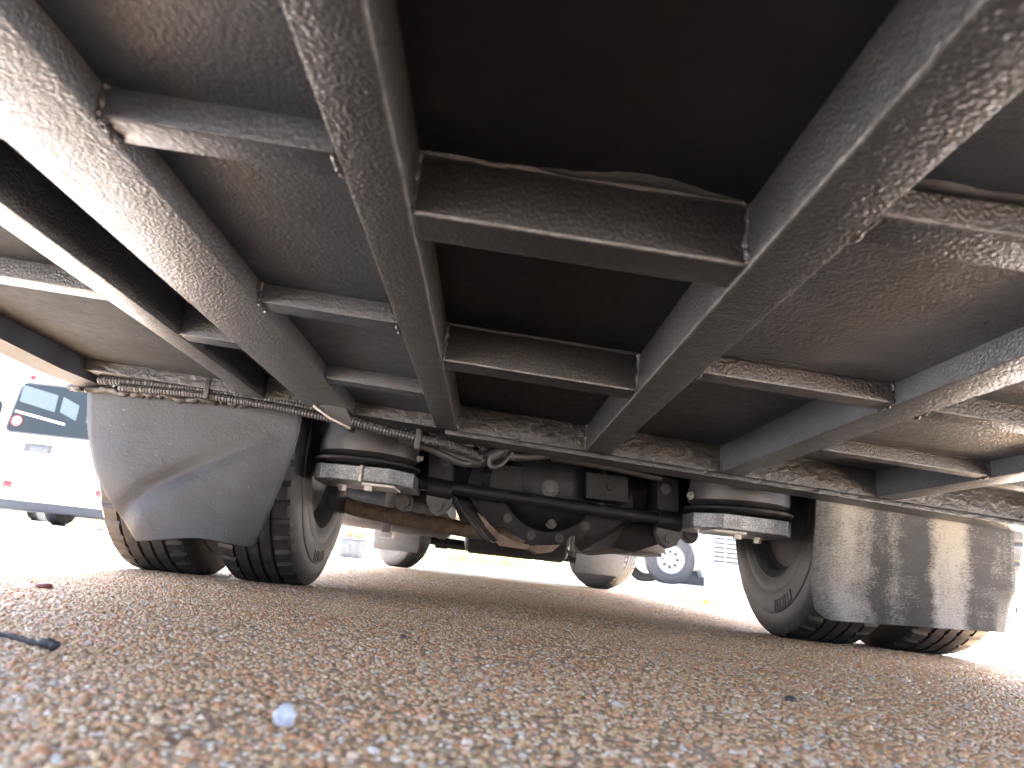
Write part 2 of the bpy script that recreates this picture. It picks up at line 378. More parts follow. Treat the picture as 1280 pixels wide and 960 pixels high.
# cross members (butted between the rails)
beam('cross_member', -.094, .190, .551, .602, .0015, .075, 'black')
beam('cross_member', -.094, .190, 1.00, 1.052, .0015, .075, 'black')
beam('cross_member', -.094, .190, .07, .12, .0015, .075, 'black')
beam('cross_member', -.322, -.142, .478, .514, .003, .045, 'panel')
beam('cross_member', -.322, -.142, .866, .905, .003, .045, 'panel')
beam('cross_member', -.322, -.142, 1.25, 1.29, .003, .045, 'panel')
beam('cross_member', -.522, -.427, .46, .54, .003, .07, 'panel')
beam('cross_member', -.522, -.427, 1.10, 1.14, .003, .07, 'panel')
beam('cross_member', -.93, -.566, .935, .975, .003, .05, 'grimy_sidelit')
beam('cross_member', -.93, -.566, .45, .49, .003, .05, 'grimy_sidelit')
beam('cross_member', .243, .490, .445, .492, .003, .075, 'under')
beam('cross_member', .243, .490, .868, .905, .003, .075, 'under')
beam('cross_member', .540, .832, .875, .913, .003, .075, 'under')
beam('cross_member', .540, .832, 1.19, 1.222, .003, .075, 'under')
beam('cross_member', .878, 1.28, .90, .94, .003, .075, 'under')
beam('cross_member', .878, 1.28, 1.24, 1.27, .003, .075, 'under')
# floor sheets between them
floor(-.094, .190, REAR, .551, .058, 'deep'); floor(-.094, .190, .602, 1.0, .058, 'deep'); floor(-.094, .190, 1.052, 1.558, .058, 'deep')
floor(-.322, -.142, REAR, 1.558, .028)
floor(-.522, -.427, REAR, 1.558, .055)
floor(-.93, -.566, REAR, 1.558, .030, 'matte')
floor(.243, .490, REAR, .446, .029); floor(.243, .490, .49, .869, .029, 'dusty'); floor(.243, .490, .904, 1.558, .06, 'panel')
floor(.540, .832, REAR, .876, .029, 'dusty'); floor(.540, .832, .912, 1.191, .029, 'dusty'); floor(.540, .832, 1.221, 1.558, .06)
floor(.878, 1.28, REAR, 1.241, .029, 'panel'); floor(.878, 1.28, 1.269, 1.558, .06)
# rail behind the wheels, with a lip along its lower edge
beam('transverse_rail', -.45, 1.28, 1.56, 1.63, 0.0, .078, 'rail', .005)
beam('transverse_rail', -.928, -.45, 1.56, 1.63, .004, .07, 'rail', .005)
beam('rail_lip', -.12, 1.28, 1.552, 1.64, -.012, -.001, 'rail', .003)
# weld beads where members meet
def bead(a, b, r=.004):
    a, b = Vector(a), Vector(b); n = 9
    pts = [a.lerp(b, i/n)+Vector((rnd.uniform(-1, 1), rnd.uniform(-1, 1), rnd.uniform(-1, 1)))*.0012 for i in range(n+1)]
    put(tube('weld_bead', pts, [r*rnd.uniform(.6, 1.25) for _ in pts], 'under', None, 7))
for x, y0, y1 in ((-.094, .551, .602), (.19, .551, .602), (-.094, 1.0, 1.052), (.19, 1.0, 1.052)):
    for y in (y0,): bead(body(x, y, .002), body(x, y, .058))
for y in (.551, 1.0): bead(body(-.09, y-.001, .057), body(.186, y-.001, .057), .003)
for x, y0, y1, o1 in ((-.322, .478, .514, .03), (-.142, .478, .514, .03), (-.322, .866, .905, .03), (-.142, .866, .905, .03), (.243, .445, .492, .03), (.49, .868, .905, .03), (.243, .868, .905, .03), (.54, .875, .913, .03), (.832, 1.19, 1.222, .03)):
    s_ = .0015 if x in (-.322, .243, .54) else -.0015
    bead(body(x+s_, y0, .004), body(x+s_, y0, o1), .003); bead(body(x+s_, y0+.002, .0025), body(x+s_, y1-.002, .0025), .0028)
for x in (-.142, -.094, .19, .243, .49, .54, -.427, -.322): bead(body(x, 1.556, .004), body(x, 1.556, .06), .004)
for x0, x1, y in ((-.09, .186, .552), (-.09, .186, 1.001)): bead(body(x0, y-.002, .0585), body(x1, y-.002, .0585), .004)
def smear(x0, x1, y, o, w_, h, seed):          # sealant squeezed along a seam
    r2 = random.Random(seed); n = 26; V, Fc = [], []
    for i in range(n+1):
        t = i/n; x = x0+(x1-x0)*t; e = math.sin(math.pi*t)**.5
        ww_ = w_*e*(.75+.2*math.sin(t*9+seed)+r2.uniform(-.06, .06)); hh = h*e*(.8+.2*math.sin(t*7))
        for dy, dz in ((0, 0), (-ww_*.35, -hh), (-ww_*.75, -hh*.8), (-ww_, 0)): V.append(body(x, y+dy, o+dz))
    for i in range(n):
        for q in range(3): Fc.append((i*4+q, i*4+q+1, (i+1)*4+q+1, (i+1)*4+q))
    put(mesh('sealant_seam', V, Fc, 'sealant', None, True))
M['sealant'] = mat_plain('grey sealant', (.03, .031, .033), .5, 0, .3, 60, .001, 120)
smear(.0, .188, .549, .0575, .022, .003, 3); smear(.26, .47, .866, .0285, .018, .004, 5); smear(.25, .36, .443, .0285, .014, .004, 6); smear(.56, .8, 1.188, .0285, .012, .004, 9)
# left side skirt and body sides
def skirt(x0, x1, y0, y1, zb, zt, nm='side_skirt'):
    n = 16; V, Fc = [], []
    for i in range(n+1):
        y = y0+(y1-y0)*i/n
        for (xx, zz) in ((x0, zb), (x1, zb+.012), (x1, zt), (x0, zt)): V.append((xx, y, zz+.002*math.sin(i*1.7)))
    for i in range(n):
        for q in range(4): Fc.append((i*4+q, i*4+(q+1) % 4, (i+1)*4+(q+1) % 4, (i+1)*4+q))
    Fc += [(0, 1, 2, 3), tuple(n*4+q for q in (3, 2, 1, 0))]
    return put(mesh(nm, V, Fc, 'skirt'))
skirt(-.97, -.93, REAR, 1.70, .407, .53); skirt(1.28, 1.32, REAR, 1.60, .315, .44)
skirt(-.97, -.93, 2.72, 6.7, .47, .55); skirt(1.30, 1.34, 2.72, 6.7, .47, .55)
skirt(-.97, -.93, 7.85, 8.9, .36, .52); skirt(1.30, 1.34, 7.85, 8.9, .33, .5)
# shell above: sides with arches, windows, ends, roof (world-upright, outside the frame of the picture)
for X, nm in ((-.985, 'body_side'), (1.325, 'body_side')):
    bm = bmesh.new()
    y = [REAR, 1.66, 2.70, 6.78, 7.82, 8.9]
    prof = [(REAR, .45), (1.62, .45)]
    def arch(yc, r): return [(yc-r*math.cos(a), .40+r*math.sin(a)) for a in [math.pi*i/12 for i in range(13)]]
    prof = [(REAR, .50)]+[(p[0], max(.5, p[1])) for p in arch(2.18, .55)]+[(p[0], max(.5, p[1])) for p in arch(7.3, .55)]+[(8.9, .50), (8.9, 2.9), (REAR, 2.9)]
    a = [bm.verts.new((X, p[0], p[1])) for p in prof]; b = [bm.verts.new((X+.02, p[0], p[1])) for p in prof]
    bm.faces.new(a); bm.faces.new(b[::-1])
    for i in range(len(a)): bm.faces.new((a[i], a[(i+1) % len(a)], b[(i+1) % len(a)], b[i]))
    put(from_bm(nm, bm, 'white'))
    for q in range(6):
        y0 = -1.2+q*1.65; xo = X-.008 if X < 0 else X+.02
        put(box('window', xo, xo+.008, y0, y0+1.36, 1.45, 2.45, 'glass', None, .003))
put(box('rear_panel', -.985, 1.345, REAR-.04, REAR, .46, 2.9, 'white', None, .01))
put(box('rear_bumper', -.95, 1.31, REAR-.13, REAR-.04, .46, .72, 'dark', None, .02))
put(box('rear_window', -.7, 1.06, REAR-.052, REAR-.041, 1.6, 2.4, 'glass', None, .003))
put(box('front_panel', -.985, 1.345, 8.9, 8.95, .42, 2.9, 'white', None, .01))
put(box('windscreen', -.85, 1.2, 8.951, 8.96, 1.2, 2.5, 'glass', None, .003))
put(box('roof', -.985, 1.345, REAR-.03, 8.94, 2.902, 3.0, 'white', None, .02))
# floor over and ahead of the axle, chassis rails
put(box('floor_panel', -.93, 1.28, 1.63, 2.72, .80, .82, 'chassis', None, 0))
put(box('floor_panel', -.93, 1.28, 2.73, 8.88, .60, .62, 'chassis', None, 0))
put(box('floor_panel', -.93, 1.28, 2.70, 2.725, .42, .80, 'chassis', None, 0))
put(box('floor_panel', -.44, .80, 1.632, 1.64, .47, .80, 'chassis', None, 0))
for x0, x1 in ((-.93, -.44), (.80, 1.28)): put(box('wheel_arch_panel', x0, x1, 1.632, 1.645, .45, .80, 'dark', None, 0))
for x in (-.22, .5):
    put(box('chassis_rail', x, x+.07, 1.66, 8.7, .47, .63, 'chassis', None, .006))
put(box('chassis_cross_member', -.15, .5, 1.82, 1.90, .43, .56, 'chassis', None, .006))
put(box('chassis_cross_member', -.15, .5, 2.9, 2.98, .42, .56, 'chassis', None, .006))
put(box('chassis_cross_member', -.15, .5, 4.6, 4.68, .42, .56, 'chassis', None, .006))

# ---- wheels
TR, TW = .392, .225
def tyre_profile():
    h = TW/2; P = [(-h*.80, .215), (-h*.92, .222), (-h*.97, .245), (-h*.985, .262), (-h*.97, .266), (-h*.975, .27), (-h*1.0, .285), (-h*1.01, .315), (-h*.995, .322), (-h*.975, .324), (-h*.975, .330), (-h*.97, .345), (-h*.94, .358), (-h*.92, .364), (-h*.86, TR-.010), (-h*.80, TR-.004)]
    x = -h*.76; ribs = [(-.80, -.49), (-.42, -.18), (-.11, .11), (.18, .42), (.49, .80)]
    out = P[:]
    for i, (a, b) in enumerate(ribs):
        if i == 0: out += [(b*h, TR)]
        elif i == 4: out += [(a*h, TR)]
        else: out += [(a*h, TR+.001), (b*h, TR+.001)]
        if i < 4: out += [(b*h+.0012, TR-.009), (ribs[i+1][0]*h-.0012, TR-.009)]
    return out+[(-a, r) for a, r in P[::-1]]
TP = tyre_profile(); NSEG = 288
def tread(i, q, r):
    if r > TR-.005: return r-(.004 if (i+q*2) % 8 == 0 else 0)-(.007 if (i % 6 == 0 and r <= TR) else 0)
    return r
tyre_o = lathe('tyre', TP, 'tyre', None, NSEG, 'X', (0, 0, 0), 30, tread)
TYRE = tyre_o.data; bpy.data.objects.remove(tyre_o)
def lathe_mesh(prof, mat, n=72, axis='X', ang=40):
    o = lathe('x', prof, mat, None, n, axis, (0, 0, 0), ang); me = o.data; bpy.data.objects.remove(o); return me
# rear rims: dish towards +X (outer side of the left inner wheel is -X); disc drawn at the mating plane
RIM = lathe_mesh([(-.098, .222), (-.102, .232), (-.106, .222), (-.096, .206), (-.06, .198), (.06, .194), (.096, .206), (.106, .222), (.102, .232), (.098, .222), (.06, .188), (.085, .12), (.085, .05), (.07, .05), (.07, .12), (.045, .186), (-.05, .19), (-.098, .222)], 'rim')
RIMF = lathe_mesh([(-.098, .222), (-.102, .232), (-.106, .222), (-.09, .2), (-.04, .19), (-.03, .14), (-.05, .12), (-.10, .09), (-.11, .05), (-.11, .0)], 'rim')
DRUM = lathe_mesh([(-.075, .02), (-.075, .10), (-.068, .165), (-.05, .172), (.06, .172), (.07, .16), (.08, .03)], 'chassis')
def wheel(x, y, inner_dir, steer=0, double_rim=False, drum=True, nm='wheel', rim=RIM):
    e = empty(nm, (x, y, TR-.004)); e.rotation_euler = (R_(rnd.uniform(0, 360)), 0, R_(steer))
    put(e)
    t = link('tyre', TYRE, None, e); rm = link('rim', rim, None, e)
    if inner_dir > 0: rm.rotation_euler = (0, 0, math.pi)     # disc side outwards
    if drum:
        d = link('brake_drum', DRUM, None, e)
    return e
TX = .285
wl_o = wheel(-.885, 2.18, 1, drum=False); wl_i = wheel(-.885+TX, 2.18, -1)
wr_i = wheel(.957, 2.18, 1); wr_o = wheel(.957+TX, 2.18, -1, drum=False)
wf_l = wheel(-.84, 7.25, 1, 38, drum=False, nm='front_wheel'); wf_r = wheel(1.13, 7.3, -1, 40, drum=False, nm='front_wheel')
for wv, lb in ((wl_o, 'outer left rear wheel with worn ribbed tyre'), (wl_i, 'inner left rear wheel beside the air spring'), (wr_i, 'inner right rear wheel with dusty rim'), (wr_o, 'outer right rear wheel behind the splashed flap')): wv['label'] = lb
# raised letters on the sidewalls facing inwards
for wv, side, a0 in ((wl_i, 1, -100), (wr_i, -1, -118)):
    bm = bmesh.new(); base = wv.rotation_euler.x
    for q in range(7):
        a = R_(a0+q*3.6)-base; r0, r1 = .288, .318
        wd = .0035 if q % 3 else .006
        for rr in ((r0, r1),):
            c0 = math.cos(a); s0 = math.sin(a)
            tx = (-s0*wd, c0*wd)
            vs_ = []
            for xo in (.110, .1155):
                for r, sg in ((rr[0], -1), (rr[0], 1), (rr[1], 1), (rr[1], -1)):
                    vs_.append(bm.verts.new((side*xo, c0*r+tx[0]*sg, s0*r+tx[1]*sg)))
            for f in ((0,1,2,3), (4,5,6,7), (0,1,5,4), (1,2,6,5), (2,3,7,6), (3,0,4,7)): bm.faces.new([vs_[i] for i in f])
    from_bm('sidewall_lettering', bm, 'tyre', wv)

# ---- mud flaps
def flap(name, left, right, Y, bend, mat, nu=40, nv=44, thick=.006):
    """left/right: pixel rows from top to bottom at depth Y"""
    def along(L, t):
        t *= len(L)-1; i = min(int(t), len(L)-2); q = t-i
        p0, p1, p2, p3 = L[max(i-1, 0)], L[i], L[i+1], L[min(i+2, len(L)-1)]
        return tuple(.5*(2*p1[d]+(p2[d]-p0[d])*q+(2*p0[d]-5*p1[d]+4*p2[d]-p3[d])*q*q+(3*p1[d]-p0[d]-3*p2[d]+p3[d])*q**3) for d in (0, 1))
    V, Fc, UV = [], [], []
    for j in range(nv+1):
        t = j/nv; a, b = along(left, t), along(right, t)
        for i in range(nu+1):
            u = i/nu; dx, dz, dy = bend(u, t)
            p = pY(a[0]+(b[0]-a[0])*u, a[1]+(b[1]-a[1])*u, Y)
            V.append((p.x+dx, p.y+dy, p.z+dz)); UV.append((u, 1-t))
    for j in range(nv):
        for i in range(nu): k_ = j*(nu+1)+i; Fc.append((k_, k_+1, k_+nu+2, k_+nu+1))
    o = mesh(name, V, Fc, mat, None, True, UV)
    md = o.modifiers.new('thickness', 'SOLIDIFY'); md.thickness = thick; md.offset = 0
    return put(o)
def g_(v, c, s): return math.exp(-((v-c)/s)**2)
def bendL(u, t):
    edge = abs(u-.5)*2
    y = .02*(max(0, (u-.75)/.25)**2)*(.3+.9*t)+.02*(max(0, (.22-u)/.22)**2)*t-.008*g_(u, .5, .35)*t
    # diagonal crease
    d = (u-.60)*.62+(t-.22)*.78
    y += (.013*max(0, 1-abs(d-.12)/.09)-.006*g_(d, -.14, .14))*min(1, t*2)
    z = .014*g_(u, .55, .3)*max(0, (t-.86)/.14)
    return (0, z, y)
fl = flap('mud_flap', [(110, 484), (109, 532), (114, 570), (124, 603), (141, 638), (167, 676)], [(380, 506), (370, 552), (357, 588), (344, 618), (329, 652), (313, 685)], 1.68, bendL, 'flapL')
fl['label'] = 'scuffed black rubber mud flap buckled and narrowed at the bottom'
def bendR(u, t):
    y = .006*math.sin(u*7+.5)*t+.03*(max(0, (.08-u)/.08)**2)
    z = .018*(max(0, (.05-u)/.05)**2)*max(0, (t-.88)/.12)
    if u > .9: y += .05*(u-.9)/.1*max(0, (t-.6)/.4)*1.0
    return (.0+(.016*(max(0, (u-.93)/.07))*max(0, (t-.78)/.22)), z, y)
fr = flap('mud_flap', [(1028, 620), (1027, 655), (1023, 700), (1023, 740), (1030, 775)], [(1268, 655), (1267, 690), (1269, 725), (1270, 755), (1268, 792)], 1.68, bendR, 'flapR')
fr['label'] = 'straight rubber mud flap covered in dried pale splashes'
# crumbling mounting strip above the left flap
pts = [pY(86+(376-86)*i/60, 484+(512-484)*i/60+1*math.sin(i*.5), 1.645) for i in range(61)]
pts = [p+Vector((0, rnd.uniform(-.004, .004), rnd.uniform(-.004, .004))) for p in pts]
put(tube('mounting_strip', pts, [.008*rnd.uniform(.7, 1.35) for i in range(61)], 'hose', None, 9))
# ---- conduits along the rail and the hose bundle
corr = [corrugated('corrugated_conduit', [pY(x, y, Y) for x, y, Y in L], r, 'hose') for L, r in (
    ([(125, 474, 1.6), (200, 481, 1.585), (300, 494, 1.575), (380, 508, 1.57), (425, 520, 1.56), (465, 533, 1.56), (520, 547, 1.57), (560, 556, 1.6), (600, 572, 1.66)], .0125),
    ([(150, 484, 1.59), (240, 492, 1.575), (330, 506, 1.565), (400, 520, 1.56), (440, 530, 1.565), (500, 540, 1.6)], .010))]
for o in corr: put(o)
def hose(L, r, mat='hose', nm='hose'): put(tube(nm, [pY(*p) for p in L], r, mat, None, 12, 8))
hose([(520, 545, 1.64), (545, 556, 1.66), (575, 572, 1.67), (602, 575, 1.68), (628, 560, 1.7), (640, 545, 1.74)], .017)
hose([(535, 540, 1.66), (560, 550, 1.68), (585, 556, 1.69), (602, 548, 1.72)], .011)
hose([(560, 538, 1.68), (590, 550, 1.7), (615, 556, 1.72), (645, 540, 1.76)], .012)
hose([(600, 560, 1.70), (640, 570, 1.72), (680, 568, 1.74), (720, 560, 1.78)], .012)
hose([(612, 570, 1.66), (613, 582, 1.66), (624, 582, 1.66), (640, 566, 1.68)], .0055)
hose([(500, 548, 1.63), (540, 562, 1.65), (575, 578, 1.66), (590, 577, 1.67), (612, 566, 1.7)], .009)
hose([(420, 520, 1.6), (470, 528, 1.62), (540, 540, 1.66), (640, 556, 1.70), (760, 580, 1.76)], .007)
hose([(690, 572, 1.82), (760, 584, 1.84), (826, 598, 1.86)], .009)
for x, y in ((523, 550), (440, 527), (262, 488)): put(box('hose_clip', *(lambda p: (p.x-.006, p.x+.006, p.y-.018, p.y+.018, p.z-.022, p.z+.022))(pY(x, y, 1.575)), 'bracket', None, .003))
# torn bracket tab where the wide rail ends
a = [pY(395, 508, 1.5), pY(428, 500, 1.5), pY(440, 528, 1.5), pY(436, 535, 1.5)]
V = [tuple(p) for p in a]+[(p.x, p.y+.004, p.z+.002) for p in a]
put(mesh('bracket_tab', V, [(0,1,2,3), (4,5,6,7), (0,1,5,4), (1,2,6,5), (2,3,7,6), (3,0,4,7)], 'bracket'))
put(tube('bracket_tab', [pY(392, 507, 1.49), pY(412, 522, 1.49), pY(438, 535, 1.49)], .0035, 'steel', None, 8))

# ---- air springs
def air_spring(cx, cz, mirror, zt):
    e = empty('air_spring', (cx, 1.87, cz)); put(e)
    lathe('bellows', [(.0, .05), (.004, .115), (.012, .126), (.03, .128), (.06, .124), (.10, .118), (zt-cz, .118), (zt-cz, .02)], 'bellows', e, 48, 'Z')
    lathe('base_plate', [(-.016, .02), (-.016, .12), (-.012, .134), (-.006, .136), (-.003, .13), (-.008, .11), (-.010, .02)], 'chassis', e, 48, 'Z')
    # chunky carrier block with chamfered inner end
    s = -1 if mirror else 1
    pl = [(-.128, .0), (-.122, -.045), (-.10, -.075), (-.06, -.088), (.072, -.105), (.128, -.045), (.128, .15), (-.128, .15)]
    bm = bmesh.new(); z0, z1 = -.060, -.022
    A = [bm.verts.new((s*x, y, z0)) for x, y in pl]; B = [bm.verts.new((s*x, y, z1)) for x, y in pl]
    bm.faces.new(A[::-1]); bm.faces.new(B)
    for i in range(len(pl)): bm.faces.new((A[i], A[(i+1) % len(pl)], B[(i+1) % len(pl)], B[i]))
    bmesh.ops.bevel(bm, geom=bm.edges[:], offset=.0025, segments=1, affect='EDGES')
    from_bm('carrier_block', bm, 'zinc', e)
    if not mirror: box('block_seam', *sorted((s*.0, s*.006)), -.1035, -.08, -.061, -.021, 'steel', e, .001)
    box('wear_pad', *sorted((s*.005, s*.085)), -.085, .05, -.067, -.061, 'concrete', e, .001)
    bolt('plate_bolt', (s*.02, -.06, -.072), M['steel'], e, .011, .012, (0, 0, -1)); bolt('plate_bolt', (s*-.06, .02, -.072), M['steel'], e, .011, .012, (0, 0, -1))
    bolt('plate_bolt', (s*.135, -.03, .02), M['steel'], e, .007, .01, (s, -.4, 0))
    return e
air_spring(-.330, .338, False, .47); air_spring(.635, .318, True, .46)

# ---- rear axle
ax = empty('rear_axle', (.18, 2.18, .37)); put(ax)
def on_axle(o): o.parent = ax; o.matrix_parent_inverse = Matrix.Translation((-.18, -2.18, -.37)); return o
on_axle(tube('axle_tube', [(-.62, 2.18, .372), (-.2, 2.18, .372), (-.06, 2.18, .365), (.02, 2.18, .36)], [.055, .06, .085, .12], 'chassis', None, 20))
on_axle(tube('axle_tube', [(.98, 2.18, .372), (.56, 2.18, .372), (.42, 2.18, .365), (.32, 2.18, .36)], [.055, .06, .085, .12], 'chassis', None, 20))
DC = Vector((.16, 2.10, .36))
on_axle(lathe('differential_housing', [(-.10, .0), (-.095, .05), (-.075, .10), (-.03, .135), (.0, .142), (.16, .15)], 'chassis', None, 56, 'Y', DC))
bm = bmesh.new()                              # banjo flange: ring with ears running out to the tubes
out, inn = [], []
for i in range(72):
    th = 2*math.pi*i/72; c, s_ = math.cos(th), math.sin(th)
    r = .178+.075*max(0, abs(c)-.45)*(1 if s_ > -.75 else 0)+(.03*g_(s_, -.2, .3) if c > 0 else .02*g_(s_, -.2, .3))
    out.append((c*r, s_*r)); inn.append((c*.137, s_*.137))
rings = []
for yy in (-.012, .012):
    rings.append(([bm.verts.new((DC.x+x, DC.y+yy, DC.z+z)) for x, z in out], [bm.verts.new((DC.x+x, DC.y+yy, DC.z+z)) for x, z in inn]))
for i in range(72):
    j = (i+1) % 72
    for (o_, n_) in rings: bm.faces.new((o_[i], o_[j], n_[j], n_[i]))
    bm.faces.new((rings[0][0][i], rings[0][0][j], rings[1][0][j], rings[1][0][i])); bm.faces.new((rings[0][1][i], rings[0][1][j], rings[1][1][j], rings[1][1][i]))
on_axle(sharpen(from_bm('housing_flange', bm, 'chassis'), 40))
for q in range(12):
    th = R_(15+30*q); on_axle(bolt('flange_bolt', (DC.x+.158*math.cos(th), DC.y-.018, DC.z+.158*math.sin(th)), M['bracket'], None, .009, .012))
on_axle(bolt('filler_plug', (.155, 1.992, .335), M['bracket'], None, .016, .014)); on_axle(bolt('drain_plug', (.17, 2.04, .245), M['bracket'], None, .011, .014))
# rusty guard under the housing
def plate(name, px, Y0, Y1, mat, par=on_axle, th=.004):
    A = [pY(x, y, Y0) for x, y in px]; k0 = A[0]
    n = len(A); V = [tuple(p) for p in A]+[(p.x, Y1, p.z) for p in A]
    Fc = [tuple(range(n)), tuple(range(2*n-1, n-1, -1))]+[(i, (i+1) % n, n+(i+1) % n, n+i) for i in range(n)]
    return par(mesh(name, V, Fc, mat))
plate('axle_guard', [(596, 640), (606, 648), (622, 666), (645, 678), (662, 681), (660, 687), (625, 682), (612, 668)], 2.03, 2.09, 'rust')
plate('axle_guard', [(656, 682), (700, 681), (690, 690), (672, 692)], 2.04, 2.16, 'rust')
plate('axle_guard', [(570, 626), (580, 628), (622, 676), (616, 678)], 2.02, 2.08, 'chassis')
on_axle(tube('brake_line', [pY(568, 622, 2.0), pY(580, 640, 2.0), pY(600, 668, 2.0), pY(612, 677, 2.02)], .005, 'hose', None, 8))
on_axle(tube('brake_line', [pY(716, 670, 2.02), pY(715, 685, 2.02), pY(718, 697, 2.02)], .005, 'bracket', None, 8))
on_axle(tube('brake_line', [pY(712, 672, 2.02), pY(708, 686, 2.02), pY(715, 696, 2.02)], .004, 'bracket', None, 8))
# cover plate and boxes on the housing's upper side
plate('sensor_box', [(733, 590), (785, 597), (785, 628), (733, 622)], 1.98, 2.12, 'chassis')
on_axle(bolt('sensor_plug', pY(764, 608, 1.975), M['chassis'], None, .012, .012))
plate('housing_cover', [(616, 580), (726, 592), (722, 625), (612, 612)], 2.02, 2.12, 'chassis')
plate('torque_bracket', [(822, 595), (848, 600), (848, 640), (822, 636)], 1.97, 2.2, 'chassis')
plate('torque_bracket', [(536, 560), (566, 564), (566, 604), (536, 600)], 1.97, 2.2, 'chassis')
for px in ((833, 611), (557, 577)): on_axle(bolt('bracket_bolt', pY(px[0], px[1], 1.962), M['bracket'], None, .01, .01))
# trailing arms and spring carriers ahead of the axle
plate('spring_carrier', [(560, 612), (610, 618), (604, 645), (575, 650)], 2.15, 2.5, 'chassis')
plate('trailing_arm', [(792, 640), (905, 640), (905, 655), (850, 672), (792, 690), (765, 684)], 2.25, 3.2, 'chassis')
plate('trailing_arm', [(520, 612), (556, 616), (552, 632), (518, 628)], 2.25, 3.2, 'chassis')
plate('torque_rod', [(715, 676), (790, 640), (798, 648), (725, 690)], 2.2, 2.3, 'chassis')
# ---- anti-roll bar with its clamps
arb = put(tube('anti_roll_bar', [pY(500, 598, 1.99), pY(520, 603, 1.95), pY(640, 621, 1.945), pY(760, 639, 1.945), pY(868, 654, 1.95), pY(890, 652, 2.0)], .016, 'chassis', None, 16, 4))
for px, py in ((551, 610), (836, 650)):
    p = pY(px, py, 1.95)
    def arm_(o): o.parent = arb; o.matrix_parent_inverse = Matrix(); return o
    V, Fc = tube_data([(p.x-.032, p.y, p.z), (p.x+.032, p.y, p.z-.006)], .027, 18); c_ = sharpen(mesh('bush_clamp', V, Fc, 'chassis', arb), 50)
    bm = bmesh.new(); q = [(-.034, -.02), (.034, -.024), (.034, -.04), (.02, -.066), (0, -.075), (-.02, -.064), (-.034, -.038)]
    A = [bm.verts.new((p.x+x, p.y-.012, p.z+z)) for x, z in q]; B = [bm.verts.new((p.x+x, p.y+.03, p.z+z)) for x, z in q]
    bm.faces.new(A); bm.faces.new(B[::-1])
    for i in range(len(q)): bm.faces.new((A[i], A[(i+1) % len(q)], B[(i+1) % len(q)], B[i]))
    from_bm('clamp_bracket', bm, 'bracket', arb)
    bolt('clamp_bolt', (p.x, p.y-.018, p.z-.05), M['bracket'], arb, .013, .012)
for px, py in ((506, 628), (860, 668)):
    p = pY(px, py, 2.1); put(tube('drop_link', [(p.x, p.y, p.z-.01), (p.x, p.y, p.z+.08)], .016, 'bracket', None, 12)); put(bolt('link_bolt', (p.x, p.y-.02, p.z), M['bracket'], None, .018, .016))
# ---- exhaust, silencer, tanks
ex = [pY(418, 622, 2.5), pY(440, 634, 2.46), pY(480, 643, 2.44), pY(525, 652, 2.43), pY(560, 658, 2.43), pY(615, 667, 2.45), pY(650, 672, 2.55)]
sp_ = smooth_path(ex, 10); nn = len(sp_)
rr = [.026+(.0025*math.sin(i*1.9) if 22 < i < 38 else 0) for i in range(nn)]
V, Fc = tube_data(sp_, rr, 16); put(sharpen(mesh('exhaust_pipe', V, Fc, 'rust'), 50))
for i in (22, 38): put(tube('exhaust_clamp', [sp_[i], sp_[i]+(sp_[i+1]-sp_[i]).normalized()*.012], .028, 'rust', None, 16))
# silencer: oval drum across the bus
def drum(name, a, b, rx, rz, mat, n=36):
    a, b = Vector(a), Vector(b); V, Fc = [], []; prof = [(0, .3), (.02, .85), (.06, 1), (.94, 1), (.98, .85), (1, .3)]
    for t, sc_ in prof:
        c = a.lerp(b, t)
        for j in range(n):
            th = 2*math.pi*j/n; V.append((c.x, c.y+rx*sc_*math.cos(th), c.z+rz*sc_*math.sin(th)))
    for i in range(len(prof)-1):
        for j in range(n): Fc.append((i*n+j, i*n+(j+1) % n, (i+1)*n+(j+1) % n, (i+1)*n+j))
    Fc.append(tuple(range(n))); Fc.append(tuple(range((len(prof)-1)*n, len(prof)*n)))
    return sharpen(mesh(name, V, Fc, mat), 50)
put(drum('silencer', (-.68, 3.3, .31), (-.16, 3.3, .30), .2, .095, 'grey'))
put(box('silencer_strap', -.45, -.41, 3.09, 3.11, .2, .5, 'grey', None, .002)); 
put(drum('fuel_tank', (-.15, 4.6, .31), (.5, 4.6, .31), .28, .14, 'chassis'))
put(box('battery_tray', .40, .80, 3.3, 3.75, .245, .40, 'grey', None, .008))
for q in range(3): put(box('tray_slat', .41, .79, 3.33+q*.14, 3.37+q*.14, .228, .243, 'bracket', None, .002))
put(tube('propeller_shaft', [(.165, 2.28, .37), (.17, 3.5, .40), (.175, 6.4, .48)], .045, 'chassis', None, 16))
# ---- front axle and flaps
put(tube('front_axle', [(-.70, 7.28, .38), (-.55, 7.28, .30), (-.3, 7.28, .27), (.65, 7.28, .27), (.9, 7.28, .30), (1.06, 7.28, .38)], .05, 'chassis', None, 12, 4))
put(tube('track_rod', [(-.62, 7.05, .26), (.2, 7.05, .25), (.98, 7.05, .26)], .02, 'chassis', None, 10))
for x in (-.45, .82): put(box('leaf_spring', x-.035, x+.035, 6.6, 8.0, .30, .36, 'chassis', None, .006)); put(box('spring_plate', x-.06, x+.06, 7.2, 7.36, .215, .30, 'chassis', None, .008))
put(box('front_mud_flap', -1.02, -.62, 6.66, 6.668, .145, .52, 'flapg', None, .002)); put(box('front_mud_flap', .82, 1.26, 6.76, 6.768, .13, .52, 'flapg', None, .002))
# low-hung bits seen between tyre and silencer
put(box('step_bracket', -.93, -.78, 6.0, 6.3, .24, .42, 'grey', None, .006))

